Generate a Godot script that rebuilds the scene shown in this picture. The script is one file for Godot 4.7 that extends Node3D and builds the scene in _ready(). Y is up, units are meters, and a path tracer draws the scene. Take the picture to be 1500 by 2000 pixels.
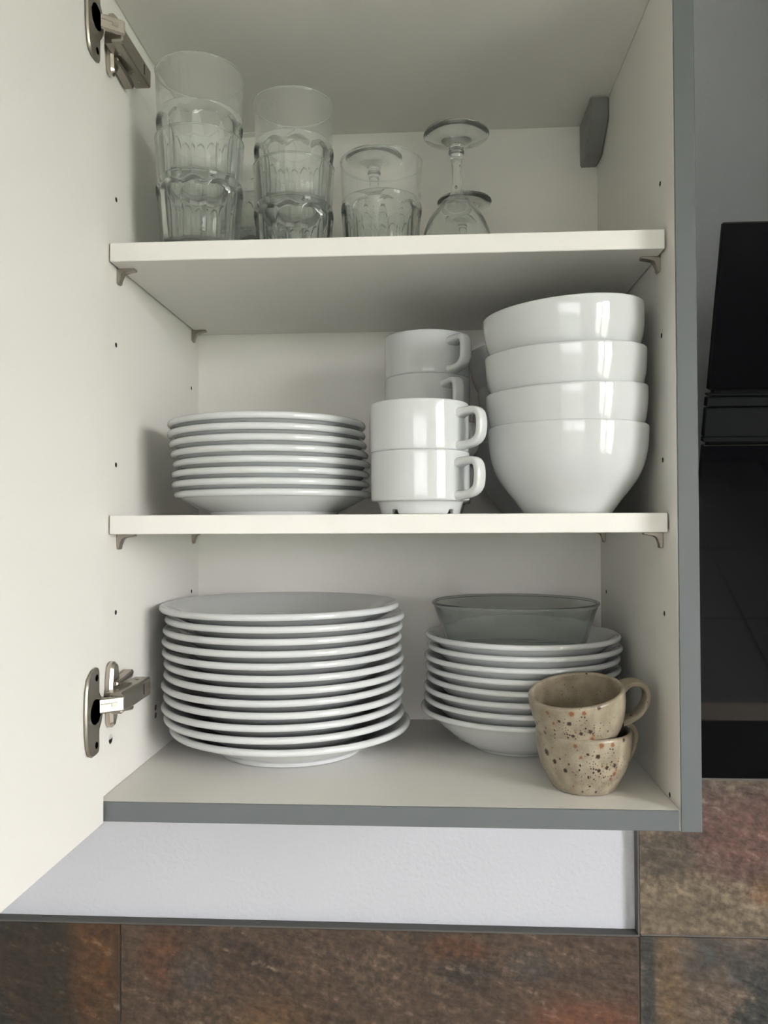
extends Node3D
# An open kitchen wall cabinet full of crockery. x right, y up, z towards the viewer.
# Cabinet: inside left face x = 0, inside floor y = 0, front edge of the carcass z = 0.

const W := 0.468          # inside width
const D := 0.2873         # inside depth
const H := 0.6856         # inside height
const T := 0.016          # board thickness
const WALL_Z := -0.297
const TILE_Z := -0.283    # face of the wall tiles
const SHELF_HIGH := 0.4669  # tops of the two shelves
const SHELF_LOW := 0.2343

var mats := {}
var taken := {}


# ---------------------------------------------------------------- mesh building
class MB:
	var v := PackedVector3Array()
	var n := PackedVector3Array()
	var uv := PackedVector2Array()
	var ix := PackedInt32Array()

	func add(p: Vector3, nn: Vector3, t := Vector2.ZERO) -> int:
		v.append(p)
		n.append(nn)
		uv.append(t)
		return v.size() - 1

	func tri(a: int, b: int, c: int) -> void:
		ix.append(a)
		ix.append(b)
		ix.append(c)

	func flat(ps: Array, out: Vector3) -> void:   # a flat convex face whose outside is towards out
		var nn: Vector3 = (ps[2] - ps[0]).cross(ps[1] - ps[0]).normalized()
		var q := ps.duplicate()
		if nn.dot(out) < 0:
			q.reverse()
			nn = -nn
		var at := v.size()
		for p in q:
			add(p, nn, Vector2(p.x + p.z, p.y))
		for k in range(1, q.size() - 1):
			tri(at, at + k, at + k + 1)

	func box(c: Vector3, s: Vector3, b := 0.0005) -> void:   # a box with chamfered edges
		var h := s / 2.0
		b = minf(b, minf(h.x, minf(h.y, h.z)) * 0.9)
		for ax in 3:
			for sg in [-1.0, 1.0]:
				var o := Vector3.ZERO
				o[ax] = sg
				var u := (ax + 1) % 3
				var w := (ax + 2) % 3
				var ps := []
				for k in [[-1, -1], [1, -1], [1, 1], [-1, 1]]:
					var p := c
					p[ax] += sg * h[ax]
					p[u] += k[0] * (h[u] - b)
					p[w] += k[1] * (h[w] - b)
					ps.append(p)
				flat(ps, o)
		if b <= 0.0:
			return
		for ax in 3:
			var u := (ax + 1) % 3
			var w := (ax + 2) % 3
			for su in [-1.0, 1.0]:
				for sw in [-1.0, 1.0]:
					var ps := []
					for k in [[-1, 0], [1, 0], [1, 1], [-1, 1]]:
						var p := c
						p[ax] += k[0] * (h[ax] - b)
						p[u] += su * (h[u] - (b if k[1] else 0.0))
						p[w] += sw * (h[w] - (0.0 if k[1] else b))
						ps.append(p)
					var o := Vector3.ZERO
					o[u] = su
					o[w] = sw
					flat(ps, o)
		for sx in [-1.0, 1.0]:
			for sy in [-1.0, 1.0]:
				for sz in [-1.0, 1.0]:
					var q := c + Vector3(sx * h.x, sy * h.y, sz * h.z)
					flat([q - Vector3(0, sy * b, sz * b), q - Vector3(sx * b, 0, sz * b), q - Vector3(sx * b, sy * b, 0)], Vector3(sx, sy, sz))

	# A turned shape. The profile runs from the middle of the underside outwards, up the outside and back in over the top.
	func lathe(prof: Array, segs := 96, at := Transform3D.IDENTITY, crease := 38.0) -> void:
		var len_sum := 0.0
		var ns := []
		for k in prof.size() - 1:
			var d: Vector2 = prof[k + 1] - prof[k]
			ns.append(Vector2(d.y, -d.x).normalized())
			len_sum += d.length()
		var run := 0.0
		var cosc := cos(deg_to_rad(crease))
		for k in prof.size() - 1:
			var na: Vector2 = ns[k]
			var nb: Vector2 = ns[k]
			if k > 0 and ns[k - 1].dot(ns[k]) > cosc:
				na = (ns[k - 1] + ns[k]).normalized()
			if k < ns.size() - 1 and ns[k + 1].dot(ns[k]) > cosc:
				nb = (ns[k + 1] + ns[k]).normalized()
			var step: float = (prof[k + 1] - prof[k]).length()
			var start := v.size()
			for j in segs + 1:
				var th := TAU * j / segs
				var s := sin(th)
				var c := cos(th)
				add(at * Vector3(prof[k].x * s, prof[k].y, prof[k].x * c), at.basis * Vector3(na.x * s, na.y, na.x * c), Vector2(float(j) / segs, run / len_sum))
				add(at * Vector3(prof[k + 1].x * s, prof[k + 1].y, prof[k + 1].x * c), at.basis * Vector3(nb.x * s, nb.y, nb.x * c), Vector2(float(j) / segs, (run + step) / len_sum))
			for j in segs:
				var a := start + j * 2
				if prof[k].x > 1e-6:
					tri(a, a + 3, a + 2)
				if prof[k + 1].x > 1e-6:
					tri(a, a + 1, a + 3)
			run += step

	# A closed surface round the y axis: f(row, angle) gives the point; normals come from the neighbours.
	func round_surface(rows: int, segs: int, f: Callable) -> void:
		var start := v.size()
		var p := []
		for r in rows:
			for j in segs:
				p.append(f.call(r, TAU * j / segs))
		for r in rows:
			for j in segs + 1:
				var jj := j % segs
				var e: Vector3 = p[r * segs + (jj + 1) % segs] - p[r * segs + (jj + segs - 1) % segs]
				var u: Vector3 = p[mini(r + 1, rows - 1) * segs + jj] - p[maxi(r - 1, 0) * segs + jj]
				var nn := e.cross(u)
				if e.length() < 1e-7:
					nn = Vector3(0, -1 if r == 0 else 1, 0)
				add(p[r * segs + jj], nn.normalized(), Vector2(float(j) / segs, float(r) / (rows - 1)))
		for r in rows - 1:
			for j in segs:
				var a := start + r * (segs + 1) + j
				var b := a + segs + 1
				tri(a, b, b + 1)
				tri(a, b + 1, a + 1)

	# A flat outline (x, y) pushed along z from z0 to z1, its edges chamfered by b.
	func extrude(poly: Array, z0: float, z1: float, b := 0.0, at := Transform3D.IDENTITY, crease := 40.0) -> void:
		var pts := PackedVector2Array(poly)
		if Geometry2D.is_polygon_clockwise(pts):
			pts.reverse()
		var m := pts.size()
		var en := []
		for k in m:
			var d := (pts[(k + 1) % m] - pts[k]).normalized()
			en.append(Vector2(d.y, -d.x))
		var inner := PackedVector2Array()
		var vn := []
		for k in m:
			var a: Vector2 = en[(k + m - 1) % m]
			var c: Vector2 = en[k]
			var mid := (a + c).normalized()
			inner.append(pts[k] - mid * b / maxf(0.4, mid.dot(c)))
			vn.append(mid)
		var tris := Geometry2D.triangulate_polygon(inner)
		for side in 2:
			var z := z0 if side == 0 else z1
			var nn := Vector3(0, 0, -1 if side == 0 else 1)
			var start := v.size()
			for q in inner:
				add(at * Vector3(q.x, q.y, z), at.basis * nn, q)
			for t in range(0, tris.size(), 3):
				var i0 := tris[t]
				var i1 := tris[t + 1]
				var i2 := tris[t + 2]
				var ccw := (inner[i1] - inner[i0]).cross(inner[i2] - inner[i0]) > 0
				if ccw == (side == 1):
					tri(start + i0, start + i2, start + i1)
				else:
					tri(start + i0, start + i1, start + i2)
		var cosc := cos(deg_to_rad(crease))
		var rings := [[inner, z0, -0.7], [pts, z0 + b, 0.0], [pts, z1 - b, 0.0], [inner, z1, 0.7]]
		for r in 3:
			if b <= 0.0 and r != 1:
				continue
			for k in m:
				var kk := (k + 1) % m
				var n0: Vector2 = vn[k] if en[(k + m - 1) % m].dot(en[k]) > cosc else en[k]
				var n1: Vector2 = vn[kk] if en[kk].dot(en[k]) > cosc else en[k]
				var za: float = rings[r][2] if r == 0 else 0.0
				var zb: float = rings[r + 1][2] if r == 2 else 0.0
				if r != 1:
					za = -0.7 if r == 0 else 0.7
					zb = za
				var lo: PackedVector2Array = rings[r][0]
				var hi: PackedVector2Array = rings[r + 1][0]
				var i := add(at * Vector3(lo[k].x, lo[k].y, rings[r][1]), at.basis * Vector3(n0.x, n0.y, za).normalized(), lo[k])
				add(at * Vector3(lo[kk].x, lo[kk].y, rings[r][1]), at.basis * Vector3(n1.x, n1.y, za).normalized(), lo[kk])
				add(at * Vector3(hi[k].x, hi[k].y, rings[r + 1][1]), at.basis * Vector3(n0.x, n0.y, zb).normalized(), hi[k])
				add(at * Vector3(hi[kk].x, hi[kk].y, rings[r + 1][1]), at.basis * Vector3(n1.x, n1.y, zb).normalized(), hi[kk])
				tri(i, i + 2, i + 3)
				tri(i, i + 3, i + 1)

	# A strap of oval section along a path in the plane at right angles to across.
	func strap(path: Array, across: Vector3, half_w: Array, half_t: Array, power := 2.6, segs := 20) -> void:
		var m := path.size()
		var start := v.size()
		var rows := []
		for k in m:
			var t: Vector3 = (path[mini(k + 1, m - 1)] - path[maxi(k - 1, 0)]).normalized()
			var nn := t.cross(across).normalized()
			var row := []
			for j in segs:
				var a := TAU * j / segs
				var c := signf(cos(a)) * pow(absf(cos(a)), 2.0 / power)
				var s := signf(sin(a)) * pow(absf(sin(a)), 2.0 / power)
				row.append(path[k] + across * c * half_w[k] + nn * s * half_t[k])
			rows.append(row)
		for k in m:
			for j in segs + 1:
				var jj := j % segs
				var e: Vector3 = rows[k][(jj + 1) % segs] - rows[k][(jj + segs - 1) % segs]
				var u: Vector3 = rows[mini(k + 1, m - 1)][jj] - rows[maxi(k - 1, 0)][jj]
				var nn := u.cross(e).normalized()
				if nn.dot(rows[k][jj] - path[k]) < 0:
					nn = -nn
				add(rows[k][jj], nn, Vector2(float(j) / segs * 0.12, float(k) / m * 0.2))
		for k in m - 1:
			for j in segs:
				var a := start + k * (segs + 1) + j
				var b := a + segs + 1
				var fn := (v[b] - v[a]).cross(v[a + 1] - v[a])
				if fn.dot(n[a]) < 0:   # clockwise from outside: the cross product of a clockwise triangle points inwards
					tri(a, b, b + 1)
					tri(a, b + 1, a + 1)
				else:
					tri(a, b + 1, b)
					tri(a, a + 1, b + 1)

	func mesh() -> ArrayMesh:
		var a := []
		a.resize(Mesh.ARRAY_MAX)
		a[Mesh.ARRAY_VERTEX] = v
		a[Mesh.ARRAY_NORMAL] = n
		a[Mesh.ARRAY_TEX_UV] = uv
		a[Mesh.ARRAY_INDEX] = ix
		var m := ArrayMesh.new()
		m.add_surface_from_arrays(Mesh.PRIMITIVE_TRIANGLES, a)
		return m


# ---------------------------------------------------------------- naming things
func numbered(called: String) -> String:
	if not taken.has(called):
		taken[called] = 0
		return called
	taken[called] += 1
	return "%s_%03d" % [called, taken[called]]


func tag(o: Node, label: String, category: String, group := "") -> Node:
	o.set_meta("label", label)
	o.set_meta("category", category)
	if group != "":
		o.set_meta("group", group)
	return o


func thing(called: String, at := Vector3.ZERO) -> Node3D:
	var o := Node3D.new()
	o.name = numbered(called)
	o.position = at
	add_child(o, true)
	return o


func put(called: String, m, material: Material, parent: Node = self) -> MeshInstance3D:
	var o := MeshInstance3D.new()
	o.name = numbered(called) if parent == self else called
	o.mesh = m.mesh() if m is MB else m
	o.material_override = material
	parent.add_child(o, true)
	return o


func struct(o: Node) -> Node:
	o.set_meta("kind", "structure")
	return o


func copy(o: Node3D, called: String) -> Node3D:
	var c: Node3D = o.duplicate()
	c.name = numbered(called)
	add_child(c, true)
	return c


# ---------------------------------------------------------------- materials
func mat(color: Color, rough := 0.5, metal := 0.0) -> StandardMaterial3D:
	var m := StandardMaterial3D.new()
	m.albedo_color = color.linear_to_srgb()
	m.roughness = rough
	m.metallic = metal
	return m


func noise_tex(freq: float, seed_: int, octaves := 4, size := 512, ramp: Array = []) -> NoiseTexture2D:
	var f := FastNoiseLite.new()
	f.seed = seed_
	f.frequency = freq
	f.fractal_octaves = octaves
	var t := NoiseTexture2D.new()
	t.width = size
	t.height = size
	t.seamless = true
	t.noise = f
	if ramp.size():
		var g := Gradient.new()
		g.offsets = PackedFloat32Array(ramp.map(func(r): return r[0]))
		g.colors = PackedColorArray(ramp.map(func(r): return r[1]))
		t.color_ramp = g
	return t


func relief(m: StandardMaterial3D, t: Texture2D, cm: float, per_metre: float) -> StandardMaterial3D:
	m.heightmap_enabled = true
	m.heightmap_texture = t
	m.heightmap_scale = cm
	m.uv1_triplanar = true
	m.uv1_world_triplanar = true
	m.uv1_scale = Vector3.ONE * per_metre
	return m


func glass(color: Color, body: float) -> StandardMaterial3D:   # thick glass that bends light; body is its slight cloudiness
	var m := StandardMaterial3D.new()
	m.transparency = BaseMaterial3D.TRANSPARENCY_ALPHA
	m.albedo_color = Color(color.r, color.g, color.b, body)
	m.roughness = 0.0
	m.refraction_enabled = true
	m.refraction_scale = 0.05
	return m


func clear(alpha: float, tint: Color) -> StandardMaterial3D:
	var m := mat(tint, 0.0)
	m.transparency = BaseMaterial3D.TRANSPARENCY_ALPHA
	m.albedo_color.a = alpha
	return m


func make_materials() -> void:
	var fine := noise_tex(0.09, 11, 3)
	var coarse := noise_tex(0.02, 12, 5)
	mats.white_board = relief(mat(Color(0.87, 0.85, 0.815), 0.42), fine, 0.004, 9.0)
	mats.door_board = relief(mat(Color(0.86, 0.845, 0.815), 0.45), fine, 0.004, 9.0)
	mats.grey_edge = relief(mat(Color(0.118, 0.131, 0.136), 0.5), fine, 0.003, 11.0)
	mats.grey_cover = mat(Color(0.22, 0.225, 0.215), 0.42)
	mats.nickel = mat(Color(0.62, 0.575, 0.52), 0.24, 1.0)
	mats.nickel_dull = mat(Color(0.42, 0.385, 0.34), 0.38, 1.0)
	mats.cup_dark = mat(Color(0.20, 0.18, 0.16), 0.45, 1.0)
	mats.dark_hole = mat(Color(0.03, 0.028, 0.026), 0.6)
	mats.china = mat(Color(0.665, 0.685, 0.69), 0.07)
	mats.china.clearcoat_enabled = true
	mats.china.clearcoat = 0.5
	mats.china.clearcoat_roughness = 0.03
	mats.china_foot = mat(Color(0.66, 0.65, 0.62), 0.7)
	mats.solid_glass = glass(Color(0.985, 1.0, 0.992), 0.05)
	mats.thin_glass = clear(0.06, Color(0.80, 0.84, 0.82))
	mats.dish_glass = glass(Color(0.97, 0.992, 0.984), 0.035)
	mats.plaster = relief(mat(Color(0.55, 0.57, 0.62), 0.8), noise_tex(0.06, 17, 2), 0.03, 4.0)
	mats.room_wall = mat(Color(0.86, 0.82, 0.75), 0.85)
	mats.ceiling = mat(Color(0.86, 0.83, 0.77), 0.85)
	mats.grout = relief(mat(Color(0.14, 0.13, 0.12), 0.9), fine, 0.03, 14.0)
	mats.floor_tile = relief(mat(Color(0.20, 0.205, 0.21), 0.55), coarse, 0.02, 4.0)
	mats.floor_joint = mat(Color(0.02, 0.02, 0.02), 0.9)
	mats.black_glass = mat(Color(0.004, 0.004, 0.005), 0.03)
	mats.black_trim = mat(Color(0.010, 0.011, 0.012), 0.4)
	mats.black_trim.metallic_specular = 0.2
	mats.dark_steel = mat(Color(0.12, 0.11, 0.10), 0.4)
	mats.dark_front = mat(Color(0.02, 0.02, 0.022), 0.5)
	mats.worktop = relief(mat(Color(0.74, 0.64, 0.51), 0.5), fine, 0.01, 12.0)
	mats.base_front = mat(Color(0.78, 0.77, 0.74), 0.45)
	mats.window_frame = mat(Color(0.80, 0.80, 0.79), 0.4)
	mats.sheer = mat(Color(0.93, 0.92, 0.90), 1.0)
	mats.sheer.transparency = BaseMaterial3D.TRANSPARENCY_ALPHA
	mats.sheer.albedo_color.a = 0.87
	mats.sheer.metallic_specular = 0.0
	mats.sheer.cull_mode = BaseMaterial3D.CULL_DISABLED
	mats.pane = mat(Color(1, 1, 1), 0.0)
	mats.pane.transparency = BaseMaterial3D.TRANSPARENCY_ALPHA
	mats.pane.albedo_color = Color(1, 1, 1, 0.04)



# ---------------------------------------------------------------- small helpers for shapes
func smooth(points: Array, n: int) -> Array:
	var c := Curve3D.new()
	var m := points.size()
	for k in m:
		var t: Vector3 = (points[mini(k + 1, m - 1)] - points[maxi(k - 1, 0)]) / 6.0
		c.add_point(points[k], -t, t)
	c.bake_interval = 0.0005
	var out := []
	for k in n:
		out.append(c.sample_baked(c.get_baked_length() * k / (n - 1), true))
	return out


func rounded(profile: Array, per := 5) -> Array:   # a profile drawn through by a smooth curve
	var c := Curve2D.new()
	var m := profile.size()
	for k in m:
		var t: Vector2 = (profile[mini(k + 1, m - 1)] - profile[maxi(k - 1, 0)]) / 6.0
		c.add_point(profile[k], -t, t)
	var out := []
	for k in m - 1:
		for j in per:
			out.append(c.sample(k, float(j) / per))
	out.append(profile[m - 1])
	return out


func arc(center: Vector2, r: float, from_deg: float, to_deg: float, n := 10) -> Array:
	var out := []
	for k in n + 1:
		var a := deg_to_rad(lerpf(from_deg, to_deg, float(k) / n))
		out.append(center + Vector2(cos(a), sin(a)) * r)
	return out


const PANEL := Basis(Vector3(0, 0, -1), Vector3(0, 1, 0), Vector3(1, 0, 0))   # outline x -> -z, outline y -> y, thickness -> x


# ---------------------------------------------------------------- crockery
func plate_profile(foot: float, under: Array, lip: Vector2, lip_r: float, over: Array) -> Array:
	var p := [Vector2(0, 0.003), Vector2(foot - 0.0042, 0.003), Vector2(foot - 0.0028, 0.0005), Vector2(foot - 0.0015, 0), Vector2(foot, 0.0006)]
	p.append_array(rounded(under, 3))
	p.append_array(arc(lip, lip_r, -95, 105, 12))
	p.append_array(rounded(over, 3))
	return p


func lathe_mesh(prof: Array, segs := 128) -> ArrayMesh:
	var m := MB.new()
	m.lathe(prof, segs)
	return m.mesh()


func dinner_plate_mesh() -> ArrayMesh:
	return lathe_mesh(plate_profile(0.0715, [Vector2(0.0728, 0.0040), Vector2(0.080, 0.0070), Vector2(0.090, 0.0116), Vector2(0.100, 0.0168), Vector2(0.108, 0.0210), Vector2(0.1142, 0.0236)],
		Vector2(0.1173, 0.0266), 0.0032, [Vector2(0.1150, 0.0292), Vector2(0.108, 0.0268), Vector2(0.100, 0.0230), Vector2(0.090, 0.0180), Vector2(0.080, 0.0133), Vector2(0.074, 0.0112), Vector2(0.066, 0.0105), Vector2(0, 0.0105)]))


func dessert_plate_mesh() -> ArrayMesh:
	return lathe_mesh(plate_profile(0.0615, [Vector2(0.0628, 0.0034), Vector2(0.070, 0.0064), Vector2(0.080, 0.0114), Vector2(0.0865, 0.0150), Vector2(0.0895, 0.0168)],
		Vector2(0.0918, 0.0198), 0.0032, [Vector2(0.0895, 0.0224), Vector2(0.085, 0.0205), Vector2(0.078, 0.0168), Vector2(0.070, 0.0124), Vector2(0.064, 0.0099), Vector2(0.058, 0.0093), Vector2(0, 0.0093)]))


func deep_plate_mesh() -> ArrayMesh:
	return lathe_mesh(plate_profile(0.0480, [Vector2(0.0496, 0.0026), Vector2(0.060, 0.0080), Vector2(0.070, 0.0150), Vector2(0.080, 0.0236), Vector2(0.088, 0.0314), Vector2(0.0936, 0.0359)],
		Vector2(0.0961, 0.0386), 0.0027, [Vector2(0.0943, 0.0409), Vector2(0.089, 0.0378), Vector2(0.080, 0.0308), Vector2(0.070, 0.0222), Vector2(0.060, 0.0150), Vector2(0.052, 0.0118), Vector2(0.044, 0.0104), Vector2(0, 0.0101)]))


func bowl_mesh() -> ArrayMesh:
	var p := [Vector2(0, 0.003), Vector2(0.0335, 0.003), Vector2(0.0350, 0.0004), Vector2(0.0362, 0)]
	p.append_array(rounded([Vector2(0.0380, 0.0008), Vector2(0.0418, 0.0055), Vector2(0.048, 0.0138), Vector2(0.055, 0.0228), Vector2(0.0608, 0.0316), Vector2(0.0652, 0.0412), Vector2(0.0682, 0.0525), Vector2(0.0696, 0.0640), Vector2(0.0700, 0.0738)], 4))
	p.append_array(arc(Vector2(0.0682, 0.0742), 0.0018, 10, 170, 8))
	p.append_array(rounded([Vector2(0.0662, 0.070), Vector2(0.0656, 0.0625), Vector2(0.0640, 0.052), Vector2(0.0608, 0.0418), Vector2(0.0562, 0.0325), Vector2(0.0500, 0.0240), Vector2(0.0420, 0.0155), Vector2(0.0330, 0.0095), Vector2(0, 0.0070)], 4))
	return lathe_mesh(p)


func cup_body_mesh() -> ArrayMesh:
	var p := [Vector2(0, 0.0045), Vector2(0.028, 0.0045), Vector2(0.0305, 0.0042), Vector2(0.0312, 0.0010), Vector2(0.0322, 0.0), Vector2(0.0336, 0.0), Vector2(0.0346, 0.0009), Vector2(0.0354, 0.0040), Vector2(0.0364, 0.0072), Vector2(0.0374, 0.0098), Vector2(0.0384, 0.0108), Vector2(0.0405, 0.0112), Vector2(0.0424, 0.0116), Vector2(0.0431, 0.0122), Vector2(0.0434, 0.0134), Vector2(0.0435, 0.0160)]
	for k in 9:
		p.append(Vector2(0.0435 + 0.0001 * sin(PI * k / 8.0), lerpf(0.020, 0.0500, k / 8.0)))
	p.append_array([Vector2(0.0434, 0.0525)])
	p.append_array(arc(Vector2(0.0421, 0.0526), 0.0013, 10, 170, 6))
	p.append_array([Vector2(0.0407, 0.049), Vector2(0.0405, 0.035), Vector2(0.0403, 0.020), Vector2(0.0385, 0.0135), Vector2(0.034, 0.0095), Vector2(0.026, 0.008), Vector2(0, 0.0075)])
	var m := MB.new()
	var f := func(r: int, a: float) -> Vector3:
		var y: float = p[r].y
		if r >= 3 and r <= 7 and y < 0.0041:   # drain notches in the foot ring
			for q in [0.0, 87.0, 180.0, 267.0]:
				var off: float = absf(wrapf(rad_to_deg(a) - q, -180, 180))
				y = maxf(y, 0.0042 * (1.0 - smoothstep(4.0, 6.5, off)))
		return Vector3(p[r].x * sin(a), y, p[r].x * cos(a))
	m.round_surface(p.size(), 240, f)
	return m.mesh()


func cup_handle_mesh(pts: Array, hw: float, ht: float, flare: float) -> ArrayMesh:   # in the plane x (outwards), y
	var path := smooth(pts.map(func(q): return Vector3(q.x, q.y, 0)), 56)
	var ws := []
	var ts := []
	for k in path.size():
		var e := 2.0 * absf(float(k) / (path.size() - 1) - 0.5)
		ws.append(hw * (1.0 + flare * pow(e, 6.0)))
		ts.append(ht * (1.0 + flare * pow(e, 6.0)))
	var m := MB.new()
	m.strap(path, Vector3(0, 0, 1), ws, ts, 2.8, 24)
	return m.mesh()


func make_stacking_cup() -> Node3D:
	var t := thing("stacking_cup")
	put("cup_body", cup_body_mesh(), mats.china, t)
	put("handle", cup_handle_mesh([Vector2(0.0415, 0.0430), Vector2(0.0482, 0.0446), Vector2(0.0556, 0.0449), Vector2(0.0606, 0.0432), Vector2(0.0628, 0.0380), Vector2(0.0630, 0.0292), Vector2(0.0613, 0.0222), Vector2(0.0562, 0.0180), Vector2(0.0486, 0.0163), Vector2(0.0415, 0.0158)], 0.0062, 0.0033, 0.4), mats.china, t)
	return t


func make_tumbler() -> Node3D:
	# a heavy base with ten flutes under arched tops, a thin straight wall above it and a rounded rim
	var t := thing("tumbler")
	var outer := rounded([Vector2(0.0335, 0.0012), Vector2(0.0343, 0.004), Vector2(0.0355, 0.015), Vector2(0.0368, 0.030), Vector2(0.0380, 0.046), Vector2(0.0389, 0.058), Vector2(0.0392, 0.062), Vector2(0.0389, 0.0655), Vector2(0.0383, 0.069)], 4)
	var p := [Vector2(0, 0.002), Vector2(0.018, 0.0018), Vector2(0.028, 0.0008), Vector2(0.0315, 0.0), Vector2(0.0325, 0.0)]
	p.append_array(outer)
	var last := p.size()
	p.append_array(arc(Vector2(0.0371, 0.0692), 0.0011, 10, 170, 5))
	p.append_array(rounded([Vector2(0.0360, 0.066), Vector2(0.0352, 0.052), Vector2(0.0340, 0.038), Vector2(0.0325, 0.024), Vector2(0.0308, 0.0155), Vector2(0.0270, 0.0120), Vector2(0.018, 0.0108), Vector2(0, 0.0104)], 4))
	var m := MB.new()
	var f := func(r: int, a: float) -> Vector3:
		var q: Vector2 = p[r]
		var x: float = q.x
		if r >= 4 and r < last:
			var phi: float = wrapf(a * 10.0 / TAU, -0.5, 0.5) * 2.0   # -1 .. 1 across a flute
			var top := 0.0635 - 0.0075 * phi * phi
			var w := 1.0 - smoothstep(top - 0.0035, top + 0.0005, q.y)
			x *= 1.0 - w * 0.062 * (1.0 - phi * phi) - w * 0.004
		return Vector3(x * sin(a), q.y, x * cos(a))
	m.round_surface(p.size(), 200, f)
	put("fluted_base", m, mats.solid_glass, t)
	m = MB.new()
	m.lathe(rounded([Vector2(0.0380, 0.0698), Vector2(0.0386, 0.078), Vector2(0.0393, 0.092), Vector2(0.0399, 0.1078)], 3), 96, Transform3D.IDENTITY, 60)
	m.lathe(rounded([Vector2(0.0385, 0.1078), Vector2(0.0379, 0.092), Vector2(0.0372, 0.078), Vector2(0.0364, 0.0698)], 3), 96, Transform3D.IDENTITY, 60)
	put("glass_wall", m, mats.thin_glass, t)
	m = MB.new()
	m.lathe(arc(Vector2(0.0392, 0.1086), 0.00095, 0, 360, 14), 96, Transform3D.IDENTITY, 60)
	put("rim", m, mats.solid_glass, t)
	return t


func make_wine_glass(h: float, bowl_h: float, bowl_r: float, foot_r: float) -> Node3D:
	# built upside down, as it stands on its rim: y = 0 at the rim, the foot on top
	var t := thing("wine_glass")
	var b := MB.new()
	var th := 0.0013
	var prof := rounded([Vector2(bowl_r * 0.45 - th, bowl_h * 0.90), Vector2(bowl_r * 0.81 - th, bowl_h * 0.63), Vector2(bowl_r - th, bowl_h * 0.32), Vector2(bowl_r * 0.92 - th, 0.0015)], 6)
	prof.append_array(arc(Vector2(bowl_r * 0.92 - th * 0.5, 0.0007), th * 0.5, 180, 360, 5))
	prof.append_array(rounded([Vector2(bowl_r * 0.92, 0.0015), Vector2(bowl_r, bowl_h * 0.32), Vector2(bowl_r * 0.83, bowl_h * 0.65), Vector2(bowl_r * 0.50, bowl_h * 0.91)], 6))
	b.lathe(prof, 96, Transform3D.IDENTITY, 60)
	put("bowl", b, mats.solid_glass, t)
	b = MB.new()   # the thick bottom of the bowl, the stem and its knop
	prof = [Vector2(0, bowl_h * 0.94)]
	prof.append_array(rounded([Vector2(bowl_r * 0.30, bowl_h * 0.925), Vector2(bowl_r * 0.45, bowl_h * 0.895), Vector2(bowl_r * 0.50, bowl_h * 0.910), Vector2(bowl_r * 0.42, bowl_h * 0.975), Vector2(0.0076, bowl_h * 1.06), Vector2(0.0054, bowl_h * 1.14), Vector2(0.0047, bowl_h * 1.25), Vector2(0.0048, h - 0.030), Vector2(0.0058, h - 0.0215), Vector2(0.0073, h - 0.0180), Vector2(0.0066, h - 0.0150)], 5))
	prof.append(Vector2(0, h - 0.0150))
	b.lathe(prof, 64, Transform3D.IDENTITY, 60)
	put("stem", b, mats.solid_glass, t)
	b = MB.new()
	prof = [Vector2(0, h - 0.0149)]
	prof.append_array(rounded([Vector2(0.0066, h - 0.0146), Vector2(0.0080, h - 0.0112), Vector2(foot_r * 0.50, h - 0.0072), Vector2(foot_r * 0.85, h - 0.0040), Vector2(foot_r - 0.0012, h - 0.0027)], 5))
	prof.append_array(arc(Vector2(foot_r - 0.0013, h - 0.0014), 0.0013, -70, 90, 6))
	prof.append_array([Vector2(foot_r * 0.7, h - 0.0008), Vector2(foot_r * 0.45, h - 0.0022), Vector2(foot_r * 0.2, h - 0.0040), Vector2(0, h - 0.0046)])
	b.lathe(prof, 96, Transform3D.IDENTITY, 60)
	put("foot", b, mats.solid_glass, t)
	return t


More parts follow.
